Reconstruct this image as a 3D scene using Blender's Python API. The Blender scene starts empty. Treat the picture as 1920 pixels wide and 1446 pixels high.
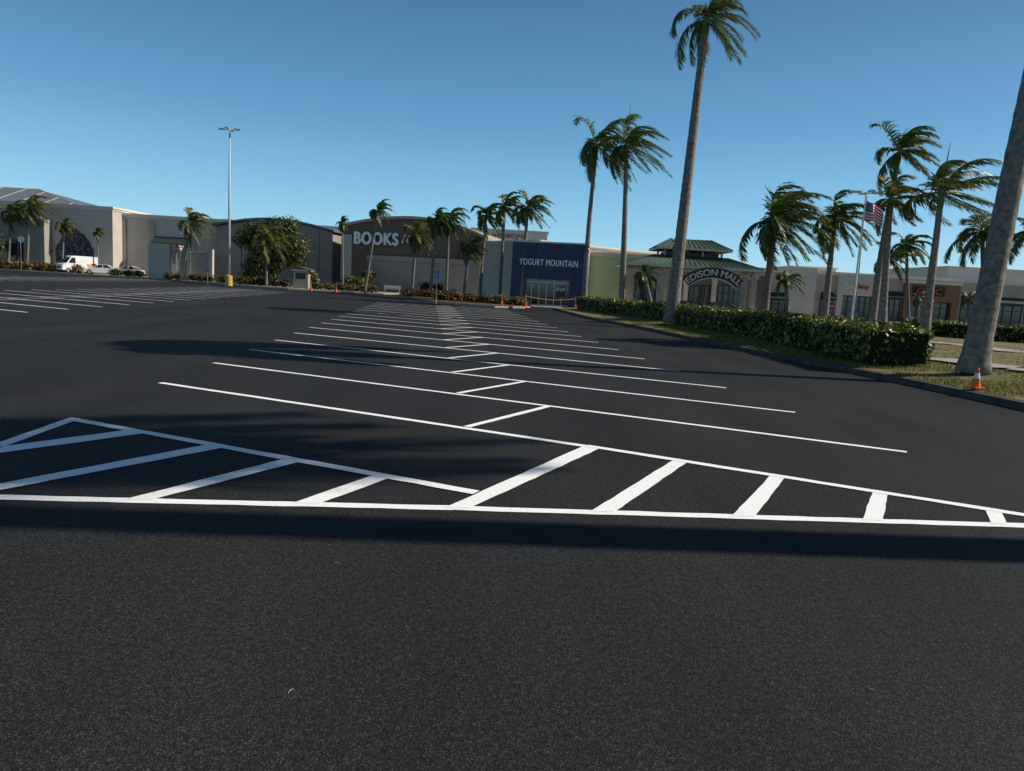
import bpy, math, random, bmesh
from mathutils import Vector, Matrix, noise
random.seed(7)
sc=bpy.context.scene
col=sc.collection
# ------------------------------------------------------------ camera
H=1.7; FPX=1400.0; ROLL=math.radians(3.27); PIT=math.radians(7.48)
fw=Vector((0,math.cos(PIT),-math.sin(PIT))); r0=Vector((1,0,0)); u0=Vector((0,math.sin(PIT),math.cos(PIT)))
RT=r0*math.cos(ROLL)+u0*math.sin(ROLL); UP=-r0*math.sin(ROLL)+u0*math.cos(ROLL)
CAM=Vector((0,0,H))
cd=bpy.data.cameras.new("camera"); cam=bpy.data.objects.new("camera",cd); col.objects.link(cam)
m=Matrix((RT,UP,-fw)).transposed().to_4x4(); m.translation=CAM; cam.matrix_world=m
cd.sensor_width=36; cd.lens=FPX/1920*36; cd.clip_end=4000; cd.clip_start=.05
sc.camera=cam
sc.view_settings.view_transform='Standard'; sc.view_settings.look='None'; sc.view_settings.exposure=0
# survey helpers: photo measurements -> metres in the world
def ray(px,py): return fw+RT*((px-960)/FPX)+UP*((723-py)/FPX)
def W(px,py,d):
    r=ray(px,py); return CAM+r*(d/r.y)
def G(px,py,z=0.0):
    r=ray(px,py); return CAM+r*((z-H)/r.z)
def hz(px): return 484+.057*px
def X(px,d): return W(px,hz(px),d).x
# ------------------------------------------------------------ light
SUNAZ=math.radians(86); SUNEL=math.radians(38)
w=bpy.data.worlds.new("World"); sc.world=w; w.use_nodes=True
nt=w.node_tree; bg=nt.nodes['Background']
sk=nt.nodes.new('ShaderNodeTexSky'); sk.sky_type='NISHITA'; sk.sun_disc=False
sk.sun_elevation=SUNEL; sk.sun_rotation=SUNAZ; sk.air_density=1.0; sk.dust_density=.1; sk.ozone_density=2.0
nt.links.new(sk.outputs[0],bg.inputs[0]); bg.inputs[1].default_value=.05
tc=nt.nodes.new('ShaderNodeTexCoord'); sp=nt.nodes.new('ShaderNodeSeparateXYZ'); nt.links.new(tc.outputs['Generated'],sp.inputs[0])
rp=nt.nodes.new('ShaderNodeValToRGB'); nt.links.new(sp.outputs['Z'],rp.inputs[0])
E=rp.color_ramp.elements
E[0].position=0; E[0].color=(.14,.42,.58,1); E[1].position=1; E[1].color=(.0,.0,.0,1)
for p,c in ((.10,(.070,.30,.50)),(.20,(.018,.17,.335)),(.34,(.0,.080,.185)),(.6,(.0,.0,.0))):
    e=E.new(p); e.color=c+(1,)
bg2=nt.nodes.new('ShaderNodeBackground'); nt.links.new(rp.outputs[0],bg2.inputs[0]); bg2.inputs[1].default_value=1
ads=nt.nodes.new('ShaderNodeAddShader'); nt.links.new(bg.outputs[0],ads.inputs[0]); nt.links.new(bg2.outputs[0],ads.inputs[1])
nt.links.new(ads.outputs[0],nt.nodes['World Output'].inputs['Surface'])
sd=bpy.data.lights.new("sun",'SUN'); sd.energy=5.0; sd.angle=math.radians(.4); sd.color=(1,.92,.80)
so=bpy.data.objects.new("sun",sd); col.objects.link(so)
so.rotation_euler=(math.radians(52),0,math.radians(94)); so.location=(0,0,60)
# ------------------------------------------------------------ materials
def newmat(name):
    m=bpy.data.materials.new(name); m.use_nodes=True
    return m,m.node_tree,m.node_tree.nodes['Principled BSDF']
def pm(name,c,rough=.8,var=.18,scale=1.5,bump=0,bscale=40,metal=0,spec=.3):
    m,t,b=newmat(name); N=t.nodes.new; L=t.links.new
    b.inputs['Roughness'].default_value=rough; b.inputs['Metallic'].default_value=metal
    b.inputs['Specular IOR Level'].default_value=spec
    tc=N('ShaderNodeTexCoord'); n=N('ShaderNodeTexNoise'); n.inputs['Scale'].default_value=scale; n.inputs['Detail'].default_value=6
    L(tc.outputs['Object'],n.inputs['Vector'])
    r=N('ShaderNodeValToRGB'); r.color_ramp.elements[0].position=.3; r.color_ramp.elements[1].position=.7
    r.color_ramp.elements[0].color=tuple(x*(1-var) for x in c)+(1,); r.color_ramp.elements[1].color=tuple(min(1,x*(1+var)) for x in c)+(1,)
    L(n.outputs['Fac'],r.inputs['Fac']); L(r.outputs['Color'],b.inputs['Base Color'])
    if bump:
        n2=N('ShaderNodeTexNoise'); n2.inputs['Scale'].default_value=bscale; n2.inputs['Detail'].default_value=4
        L(tc.outputs['Object'],n2.inputs['Vector'])
        bp=N('ShaderNodeBump'); bp.inputs['Strength'].default_value=bump; bp.inputs['Distance'].default_value=.02
        L(n2.outputs['Fac'],bp.inputs['Height']); L(bp.outputs['Normal'],b.inputs['Normal'])
    return m
def leafmat(name,c1,c2,c3=None,rough=.45,spec=.4,p3=.97,trans=.25):
    m,t,b=newmat(name); N=t.nodes.new; L=t.links.new
    g=N('ShaderNodeNewGeometry'); r=N('ShaderNodeValToRGB')
    r.color_ramp.elements[0].color=c1+(1,); r.color_ramp.elements[1].color=c2+(1,); r.color_ramp.elements[1].position=p3-.12
    if c3:
        e=r.color_ramp.elements.new(p3); e.color=c3+(1,)
    L(g.outputs['Random Per Island'],r.inputs['Fac']); L(r.outputs['Color'],b.inputs['Base Color'])
    b.inputs['Roughness'].default_value=rough; b.inputs['Specular IOR Level'].default_value=spec
    tr=N('ShaderNodeBsdfTranslucent'); mx=N('ShaderNodeMixShader'); mx.inputs[0].default_value=trans
    L(r.outputs['Color'],tr.inputs['Color']); L(b.outputs[0],mx.inputs[1]); L(tr.outputs[0],mx.inputs[2])
    L(mx.outputs[0],t.nodes['Material Output'].inputs['Surface'])
    return m
def asphalt(name,mul,spec,rough=.75):
    m,t,b=newmat(name); N=t.nodes.new; L=t.links.new
    tc=N('ShaderNodeTexCoord')
    v=N('ShaderNodeTexVoronoi'); v.inputs['Scale'].default_value=185; L(tc.outputs['Object'],v.inputs['Vector'])
    sx=N('ShaderNodeSeparateColor'); L(v.outputs['Color'],sx.inputs[0])
    r=N('ShaderNodeValToRGB'); L(sx.outputs[0],r.inputs['Fac'])
    cr=r.color_ramp; cr.elements[0].color=(.012*mul,.012*mul,.012*mul,1); cr.elements[1].color=(.095*mul,.093*mul,.09*mul,1)
    for p,c in ((.5,.024),(.8,.036),(.93,.056)):
        e=cr.elements.new(p); e.color=(c*mul,c*mul,c*mul,1)
    n3=N('ShaderNodeTexNoise'); n3.inputs['Scale'].default_value=.35; n3.inputs['Detail'].default_value=6
    mp=N('ShaderNodeMapping'); mp.inputs['Rotation'].default_value=(0,0,math.radians(-7)); mp.inputs['Scale'].default_value=(2.2,.5,1)
    L(tc.outputs['Object'],mp.inputs['Vector']); L(mp.outputs[0],n3.inputs['Vector'])
    n4=N('ShaderNodeTexNoise'); n4.inputs['Scale'].default_value=30; n4.inputs['Detail'].default_value=4; L(tc.outputs['Object'],n4.inputs['Vector'])
    r3=N('ShaderNodeMapRange'); r3.inputs[1].default_value=.3; r3.inputs[2].default_value=.7; r3.inputs[3].default_value=.78; r3.inputs[4].default_value=1.22
    L(n3.outputs['Fac'],r3.inputs[0])
    r4=N('ShaderNodeMapRange'); r4.inputs[1].default_value=.3; r4.inputs[2].default_value=.7; r4.inputs[3].default_value=.72; r4.inputs[4].default_value=1.28
    L(n4.outputs['Fac'],r4.inputs[0])
    mm=N('ShaderNodeMath'); mm.operation='MULTIPLY'; L(r3.outputs[0],mm.inputs[0]); L(r4.outputs[0],mm.inputs[1])
    mx=N('ShaderNodeVectorMath'); mx.operation='SCALE'; L(r.outputs['Color'],mx.inputs[0]); L(mm.outputs[0],mx.inputs['Scale'])
    L(mx.outputs[0],b.inputs['Base Color'])
    b.inputs['Roughness'].default_value=rough
    bp=N('ShaderNodeBump'); bp.inputs['Strength'].default_value=.6; bp.inputs['Distance'].default_value=.004
    L(v.outputs['Distance'],bp.inputs['Height']); L(bp.outputs['Normal'],b.inputs['Normal'])
    b.inputs['Specular IOR Level'].default_value=spec
    return m
def paintmat():
    m,t,b=newmat("road_paint"); N=t.nodes.new; L=t.links.new
    tc=N('ShaderNodeTexCoord'); n=N('ShaderNodeTexNoise'); n.inputs['Scale'].default_value=70; n.inputs['Detail'].default_value=5
    L(tc.outputs['Object'],n.inputs['Vector'])
    r=N('ShaderNodeValToRGB'); r.color_ramp.elements[0].position=.27; r.color_ramp.elements[1].position=.39
    r.color_ramp.elements[0].color=(.25,.25,.25,1); r.color_ramp.elements[1].color=(.93,.92,.90,1)
    L(n.outputs['Fac'],r.inputs['Fac']); L(r.outputs['Color'],b.inputs['Base Color']); b.inputs['Roughness'].default_value=.7
    return m
def grassmat(name,a,bcol,scale):
    m,t,b=newmat(name); N=t.nodes.new; L=t.links.new
    tc=N('ShaderNodeTexCoord'); n=N('ShaderNodeTexNoise'); n.inputs['Scale'].default_value=scale; n.inputs['Detail'].default_value=8; n.inputs['Roughness'].default_value=.7
    L(tc.outputs['Object'],n.inputs['Vector'])
    r=N('ShaderNodeValToRGB'); r.color_ramp.elements[0].position=.42; r.color_ramp.elements[1].position=.58
    r.color_ramp.elements[0].color=a+(1,); r.color_ramp.elements[1].color=bcol+(1,)
    L(n.outputs['Fac'],r.inputs['Fac']); L(r.outputs['Color'],b.inputs['Base Color']); b.inputs['Roughness'].default_value=.95
    n2=N('ShaderNodeTexNoise'); n2.inputs['Scale'].default_value=25; n2.inputs['Detail'].default_value=5; L(tc.outputs['Object'],n2.inputs['Vector'])
    bp=N('ShaderNodeBump'); bp.inputs['Strength'].default_value=1; bp.inputs['Distance'].default_value=.05
    L(n2.outputs['Fac'],bp.inputs['Height']); L(bp.outputs['Normal'],b.inputs['Normal'])
    return m
M={}
M['asph']=asphalt("new_asphalt",.86,.09)
M['road']=asphalt("old_asphalt",3.0,.1,.9)
M['paint']=paintmat()
M['lawn']=grassmat("dry_lawn",(.085,.095,.020),(.21,.145,.065),1.1)
M['earth']=grassmat("distant_ground",(.06,.08,.03),(.14,.12,.07),.1)
M['conc']=pm("concrete",(.34,.31,.27),.9,.15,2,.3,60)
M['kerb']=pm("kerb_concrete",(.065,.06,.052),.9,.45,3,.4,50)
M['mulch']=pm("mulch",(.10,.065,.04),.95,.5,9,1,30)
M['beige']=pm("beige_stucco",(.52,.46,.39),.9,.09,.5,.2,80)
M['beige2']=pm("tan_stucco",(.40,.335,.265),.9,.09,.5,.2,80)
M['cream']=pm("cream_trim",(.65,.60,.52),.85,.07,1)
M['brown']=pm("brown_stucco",(.17,.125,.095),.9,.1,.5,.2,80)
M['gray']=pm("gray_stucco",(.33,.29,.255),.9,.1,.5)
M['grayl']=pm("pale_gray_wall",(.50,.47,.44),.9,.06,.5)
M['green']=pm("lime_green_stucco",(.44,.55,.30),.85,.06,.6)
M['roofg']=pm("green_metal_roof",(.075,.115,.08),.5,.12,1,0,40,.1)
M['roofm']=pm("gray_metal_roof",(.16,.19,.22),.45,.1,1,0,40,.3)
M['white']=pm("white_paint",(.8,.8,.79),.4,.03,2)
M['pole']=pm("pole_paint",(.50,.50,.49),.5,.08,2)
M['sign']=pm("white_sign_letters",(.92,.90,.86),.4,.02,2)
M['creamsign']=pm("cream_sign_letters",(.80,.74,.62),.5,.02,2)
M['black']=pm("black_plastic",(.02,.02,.02),.5,.1,3)
M['red']=pm("red_paint",(.5,.03,.02),.4,.1,3)
M['orange']=pm("safety_orange",(.85,.14,.02),.5,.1,6)
M['yellow']=pm("yellow_paint",(.60,.40,.08),.6,.15,4)
M['bluesign']=pm("blue_sign",(.02,.15,.5),.4,.05,3)
M['metal']=pm("galvanised_metal",(.45,.47,.48),.4,.1,5,0,40,.6)
M['dark']=pm("dark_frame",(.035,.035,.04),.4,.1,3)
M['awn']=pm("dark_awning_cloth",(.03,.045,.04),.8,.1,3)
M['terra']=pm("terracotta_stucco",(.22,.105,.055),.85,.08,.6)
M['darkgreen']=pm("dark_sign_board",(.055,.046,.036),.6,.1,2)
M['glass']=pm("dark_glass",(.025,.03,.035),.08,.2,1,0,40,0,.8)
M['tyre']=pm("rubber",(.02,.02,.02),.8,.1,6)
M['lamp']=pm("lens",(.6,.6,.6),.2,.05,6)
M['navy']=pm("navy",(.02,.03,.14),.5,.1,4)
M['flagred']=pm("flag_red",(.5,.02,.04),.8,.1,4)
M['trunk']=pm("palm_trunk_bark",(.20,.175,.148),.9,.45,7,.8,30)
M['trunk2']=pm("palm_trunk_rough",(.17,.14,.11),.95,.4,8,.9,24)
M['bark']=pm("tree_bark",(.12,.09,.065),.95,.3,5,.6,20)
M['shaft']=pm("palm_crownshaft",(.10,.15,.05),.5,.25,3)
M['rachis']=pm("frond_stem",(.16,.17,.05),.6,.2,3)
M['frond']=leafmat("palm_frond",(.024,.058,.010),(.12,.17,.028),(.24,.21,.06),.4,.5,.97,.35)
M['frond2']=leafmat("palm_frond_dry",(.06,.075,.014),(.19,.19,.04),(.28,.20,.07),.5,.4,.97,.35)
M['leaf']=leafmat("tree_leaf",(.025,.045,.009),(.10,.12,.024),(.19,.17,.05))
M['hedge']=leafmat("hedge_leaf",(.022,.048,.007),(.13,.17,.020),(.38,.34,.07),.35,.5,.92)
M['hedgeo']=leafmat("croton_leaf",(.04,.045,.012),(.20,.12,.035),(.34,.09,.02),.5,.4)
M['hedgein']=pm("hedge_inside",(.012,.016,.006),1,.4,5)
M['grassb']=leafmat("grass_blade",(.08,.12,.015),(.24,.23,.06),(.36,.28,.12),.7,.2)
M['ograss']=leafmat("ornamental_grass",(.10,.07,.02),(.30,.19,.07),(.40,.26,.12),.7,.2)
def bluetile():
    m,t,b=newmat("blue_panel_tiles"); N=t.nodes.new; L=t.links.new
    tc=N('ShaderNodeTexCoord'); mp=N('ShaderNodeMapping'); mp.inputs['Rotation'].default_value=(math.radians(90),0,0)
    br=N('ShaderNodeTexBrick'); br.offset=0; br.inputs['Scale'].default_value=1; br.inputs['Brick Width'].default_value=.62; br.inputs['Row Height'].default_value=.62
    br.inputs['Mortar Size'].default_value=.03; br.inputs['Color1'].default_value=(.010,.015,.062,1); br.inputs['Color2'].default_value=(.022,.031,.115,1); br.inputs['Mortar'].default_value=(.045,.05,.09,1)
    L(tc.outputs['Object'],mp.inputs[0]); L(mp.outputs[0],br.inputs['Vector']); L(br.outputs['Color'],b.inputs['Base Color']); b.inputs['Roughness'].default_value=.45
    return m
M['bluet']=bluetile()
def muralmat():
    m,t,b=newmat("painted_mural"); N=t.nodes.new; L=t.links.new
    tc=N('ShaderNodeTexCoord'); n=N('ShaderNodeTexNoise'); n.inputs['Scale'].default_value=.9; n.inputs['Detail'].default_value=3; n.inputs['Distortion'].default_value=2.5
    L(tc.outputs['Object'],n.inputs['Vector']); r=N('ShaderNodeValToRGB'); r.color_ramp.interpolation='CONSTANT'
    els=[(0,(.01,.01,.015)),(.50,(.03,.03,.06)),(.56,(.25,.25,.35)),(.60,(.015,.015,.02)),(.66,(.4,.13,.03)),(.70,(.02,.02,.02))]
    r.color_ramp.elements[0].color=els[0][1]+(1,); r.color_ramp.elements[1].position=els[1][0]; r.color_ramp.elements[1].color=els[1][1]+(1,)
    for p,c in els[2:]:
        e=r.color_ramp.elements.new(p); e.color=c+(1,)
    L(n.outputs['Fac'],r.inputs[0]); L(r.outputs[0],b.inputs['Base Color'])
    return m
M['mural']=muralmat()
# ------------------------------------------------------------ mesh builder
class MB:
    def __init__(s): s.v=[]; s.f=[]; s.m=[]; s.mats=[]
    def mi(s,k):
        if k not in s.mats: s.mats.append(k)
        return s.mats.index(k)
    def face(s,pts,k):
        b=len(s.v); s.v.extend([tuple(p) for p in pts]); s.f.append(tuple(range(b,b+len(pts)))); s.m.append(s.mi(k))
    def box(s,x0,x1,y0,y1,z0,z1,k):
        b=len(s.v); i=s.mi(k)
        s.v.extend([(x0,y0,z0),(x1,y0,z0),(x1,y1,z0),(x0,y1,z0),(x0,y0,z1),(x1,y0,z1),(x1,y1,z1),(x0,y1,z1)])
        for q in ((0,3,2,1),(4,5,6,7),(0,1,5,4),(1,2,6,5),(2,3,7,6),(3,0,4,7)):
            s.f.append(tuple(b+j for j in q)); s.m.append(i)
    def prism(s,poly,y0,y1,k):
        n=len(poly); b=len(s.v); i=s.mi(k)
        s.v.extend([(x,y0,z) for x,z in poly]); s.v.extend([(x,y1,z) for x,z in poly])
        s.f.append(tuple(b+j for j in range(n))); s.m.append(i)
        s.f.append(tuple(b+n+j for j in reversed(range(n)))); s.m.append(i)
        for j in range(n):
            s.f.append((b+j,b+n+j,b+n+(j+1)%n,b+(j+1)%n)); s.m.append(i)
    def tube(s,path,rad,k,n=8,cap=True):
        i=s.mi(k); rings=[]
        for j,p in enumerate(path):
            p=Vector(p); a=Vector(path[max(0,j-1)]); c=Vector(path[min(len(path)-1,j+1)])
            t=(c-a).normalized(); q=t.to_track_quat('Z','Y'); r=rad[j] if isinstance(rad,(list,tuple)) else rad
            b=len(s.v); rings.append(b)
            for h in range(n):
                an=2*math.pi*h/n; s.v.append(tuple(p+q@Vector((math.cos(an)*r,math.sin(an)*r,0))))
        for a,b in zip(rings,rings[1:]):
            for h in range(n):
                s.f.append((a+h,a+(h+1)%n,b+(h+1)%n,b+h)); s.m.append(i)
        if cap:
            s.f.append(tuple(rings[0]+h for h in reversed(range(n)))); s.m.append(i)
            s.f.append(tuple(rings[-1]+h for h in range(n))); s.m.append(i)
    def build(s,name,parent=None,smooth=False,loc=None):
        me=bpy.data.meshes.new(name); me.from_pydata(s.v,[],s.f)
        for k in s.mats: me.materials.append(M[k])
        me.polygons.foreach_set('material_index',s.m)
        if smooth: me.polygons.foreach_set('use_smooth',[True]*len(s.f))
        me.update()
        o=bpy.data.objects.new(name,me); col.objects.link(o)
        if parent: o.parent=parent
        if loc is not None: o.location=loc
        return o
def tag(o,label,cat,group=None):
    o["label"]=label; o["category"]=cat
    if group: o["group"]=group
    return o
def root(name,label,cat,loc=(0,0,0),rz=0,group=None):
    o=bpy.data.objects.new(name,None); col.objects.link(o); o.location=loc; o.rotation_euler=(0,0,rz); o.empty_display_size=.3
    return tag(o,label,cat,group)
def struct(o,label=None,cat=None):
    o["kind"]="structure"
    o["label"]=label or o.name; o["category"]=cat or o.name
    return o
# ------------------------------------------------------------ ground
b=MB(); b.face([(-1500,-300,-.012),(1500,-300,-.012),(1500,3000,-.012),(-1500,3000,-.012)],'earth')
struct(b.build("ground"),"flat dry ground stretching to the horizon","ground")
b=MB(); b.face([(-120,-30,0),(45,-30,0),(45,135,0),(-120,135,0)],'asph')
struct(b.build("parking_lot"),"freshly sealed black asphalt parking lot","parking lot")
b=MB(); b.face([(X(1090,50)+3.5,50.2,.004),(110,50.2,.004),(110,90,.004),(X(1000,64)+5,90,.004),(X(1000,64)+5,66,.004)],'road')
struct(b.build("road"),"worn gray asphalt drive past the shops","road")
def slab(name,pts,z,k,label,cat,kerb=True):
    b=MB(); b.face([(x,y,z) for x,y in pts],k)
    n=len(pts)
    for i in range(n):
        (x0,y0),(x1,y1)=pts[i],pts[(i+1)%n]
        b.face([(x0,y0,-.01),(x1,y1,-.01),(x1,y1,z),(x0,y0,z)],'conc' if kerb else k)
    return struct(b.build(name),label,cat)
sw=[(-500,112),(-100,110),(0,108),(160,107),(300,104),(430,93),(540,86),(720,89),(750,95),(860,84),(925,67),(1100,66),(1230,66),(1330,67),(1440,80),(1920,82),(2700,84)]
pts=[(X(p,d),d) for p,d in sw]; pts+= [(140,150),(-160,150)]
slab("sidewalk",pts,.15,'conc',"pale concrete sidewalk along the shop fronts","sidewalk")
isl=[(752,95),(775,78),(815,66),(880,61),(930,60),(985,63),(1000,68),(985,73),(900,78),(820,92)]
slab("planting_island",[(X(p,d),d) for p,d in isl],.15,'mulch',"kerbed mulch island with shrubs and palms","planting island")
# ---- near lawn island with kerb
kp=[G(1035,580),G(1100,598),G(1180,613),G(1260,630),G(1400,662),G(1550,690),G(1700,722),G(1920,770)]
ks=[(p.y,p.x) for p in kp]+[(7,9.75),(0,9.9),(-12,9.9)]
ks.sort()
def kx(y):
    if y<=ks[0][0]: return ks[0][1]
    for (a,xa),(c,xc) in zip(ks,ks[1:]):
        if y<=c: return xa+(xc-xa)*(y-a)/(c-a)
    return ks[-1][1]
def kxs(y): return sum(kx(y+o) for o in (-3,-1.5,0,1.5,3))/5
YMAX=kp[0].y
def lawnz(off): 
    for (a,za),(c,zc) in zip([(0,.15),(1,.19),(2.6,.34),(6,.34),(60,.25)],[(1,.19),(2.6,.34),(6,.34),(60,.25),(99,.25)]):
        if off<=c: return za+(zc-za)*(off-a)/(c-a)
    return .25
b=MB(); kb=MB(); ys=[-12+i*.6 for i in range(int((YMAX+12)/.6)+1)]
rows=[]
for y in ys:
    x=kxs(y); wmax=34 if y<50 else max(1.2,5.5*(YMAX-y)/(YMAX-50)+1.5)
    row=[]
    for o in (.15,.5,1,1.6,2.2,2.8,4,5.5,8,12,18,34):
        oo=min(o,wmax+o*.0001); row.append((x+oo,y,lawnz(oo)+(.03*noise.noise(Vector((x+oo,y,0))) if o>.3 else 0)))
    rows.append(row)
for a,c in zip(rows,rows[1:]):
    for j in range(len(a)-1): b.face([a[j],a[j+1],c[j+1],c[j]],'lawn')
for y,y2 in zip(ys,ys[1:]):
    x,x2=kxs(y),kxs(y2)
    kb.face([(x,y,0),(x2,y2,0),(x2+.02,y2,.14),(x+.02,y,.14)],'kerb')
    kb.face([(x+.02,y,.14),(x2+.02,y2,.14),(x2+.16,y2,.152),(x+.16,y,.152)],'kerb')
e=rows[-1]
for j in range(len(e)-1): b.face([(e[j][0],e[j][1],0),(e[j+1][0],e[j+1][1],0),e[j+1],e[j]],'kerb')
lw=b.build("lawn",smooth=True); struct(lw,"patchy dry lawn strip behind the kerb","lawn")
me=lw.data
bm=bmesh.new(); bm.from_mesh(me); bmesh.ops.remove_doubles(bm,verts=bm.verts,dist=.001); bm.to_mesh(me); bm.free()
struct(kb.build("kerb"),"weathered concrete kerb edging the lawn","kerb")
b=MB()
def ribbon(px,wd,k,z):
    for (a,c) in zip(px,px[1:]):
        p,q=G(*a,z),G(*c,z); n=Vector((-(q-p).y,(q-p).x,0)).normalized()*wd/2
        b.face([(p-n),(q-n),(q+n),(p+n)],k)
ribbon([(1752,671),(1900,690),(2300,730)],1.5,'conc',.40)
ribbon([(1690,636),(1800,646),(1920,661),(2300,700)],1.7,'conc',.36)
struct(b.build("path"),"narrow concrete path crossing the lawn","path")
# ------------------------------------------------------------ painted lines
def strip(b,p,q,wd,z,jit=.005):
    p=Vector((p.x,p.y,0)); q=Vector((q.x,q.y,0)); L=(q-p).length; n=max(1,int(L/.18)); t=(q-p)/L; s=Vector((-t.y,t.x,0))
    prev=None
    for i in range(n+1):
        c=p+t*(L*i/n); a=c+s*(wd/2+random.uniform(-jit,jit)); d=c-s*(wd/2+random.uniform(-jit,jit))
        a.z=d.z=z
        if prev: b.face([prev[1],d,a,prev[0]],'paint')
        prev=(a,d)
def bar(b,b0,b1,t0,t1,z,jit=.006):
    B0,B1,T0,T1=G(*b0),G(*b1),G(*t0),G(*t1); n=max(2,int((T0-B0).length/.15)); prev=None
    for i in range(n+1):
        a=B0.lerp(T0,i/n); c=B1.lerp(T1,i/n); s=(c-a).normalized(); j=jit if 0<i<n else 0
        a=a+s*random.uniform(-j,j); c=c+s*random.uniform(-j,j); a.z=c.z=z
        if prev: b.face([prev[0],prev[1],c,a],'paint')
        prev=(a,c)
S=(G(580,614)-G(300,718))/5
P0=G(300,718); Q1=G(1700,848); A0=G(875,801); B0=G(1030,762)
b=MB()
Z=.004
for k in range(0,19):
    if k==0: strip(b,P0,G(1105,838),.11,Z)
    else: strip(b,P0+S*k,Q1+S*(k-1),.10,Z)
    if k<18: strip(b,A0+S*k,B0+S*k,.10,Z+.002)
O=G(52,586)-Q1
for bay,(ka,kc) in enumerate([(-3,19),(-2,20)]):
    off=O*(bay+1)-S*(0 if bay==0 else -2)
    for k in range(ka,kc):
        strip(b,P0+S*k+off,Q1+S*(k-1)+off,.11,Z); strip(b,A0+S*k+off,B0+S*k+off,.11,Z+.002)
struct(b.build("parking_lines"),"fresh white painted angled parking lines","parking lines")
b=MB()
def hl(p,q,wd,z): strip(b,G(*p),G(*q),wd,z,.007)
hl((-260,927),(850,953),.115,.004); hl((850,953),(2400,1001),.115,.004)
hl((-60,857),(140,785),.125,.006); hl((129,786),(893,925),.125,.008)
hl((1100,837),(2300,1027),.115,.008)
for q in [((834,953),(880,954),(1092,838),(1124,842)),((1107,960),(1152,961),(1262,864),(1288,868)),((1372,968),(1415,970),(1446,891),(1472,895)),((1617,976),(1655,977),(1637,921),(1665,926)),((1858,983),(1888,984),(1846,953),(1876,958)),
 ((235,937),(285,938),(534,861),(564,866)),((550,944),(600,945),(706,890),(734,896)),((-160,938),(-100,939),(392,834),(426,839)),((-40,844),(-40,856),(248,806),(280,812))]: bar(b,*q,.006)
struct(b.build("hatched_markings"),"fresh white diagonal hatching painted on asphalt","road markings")
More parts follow.
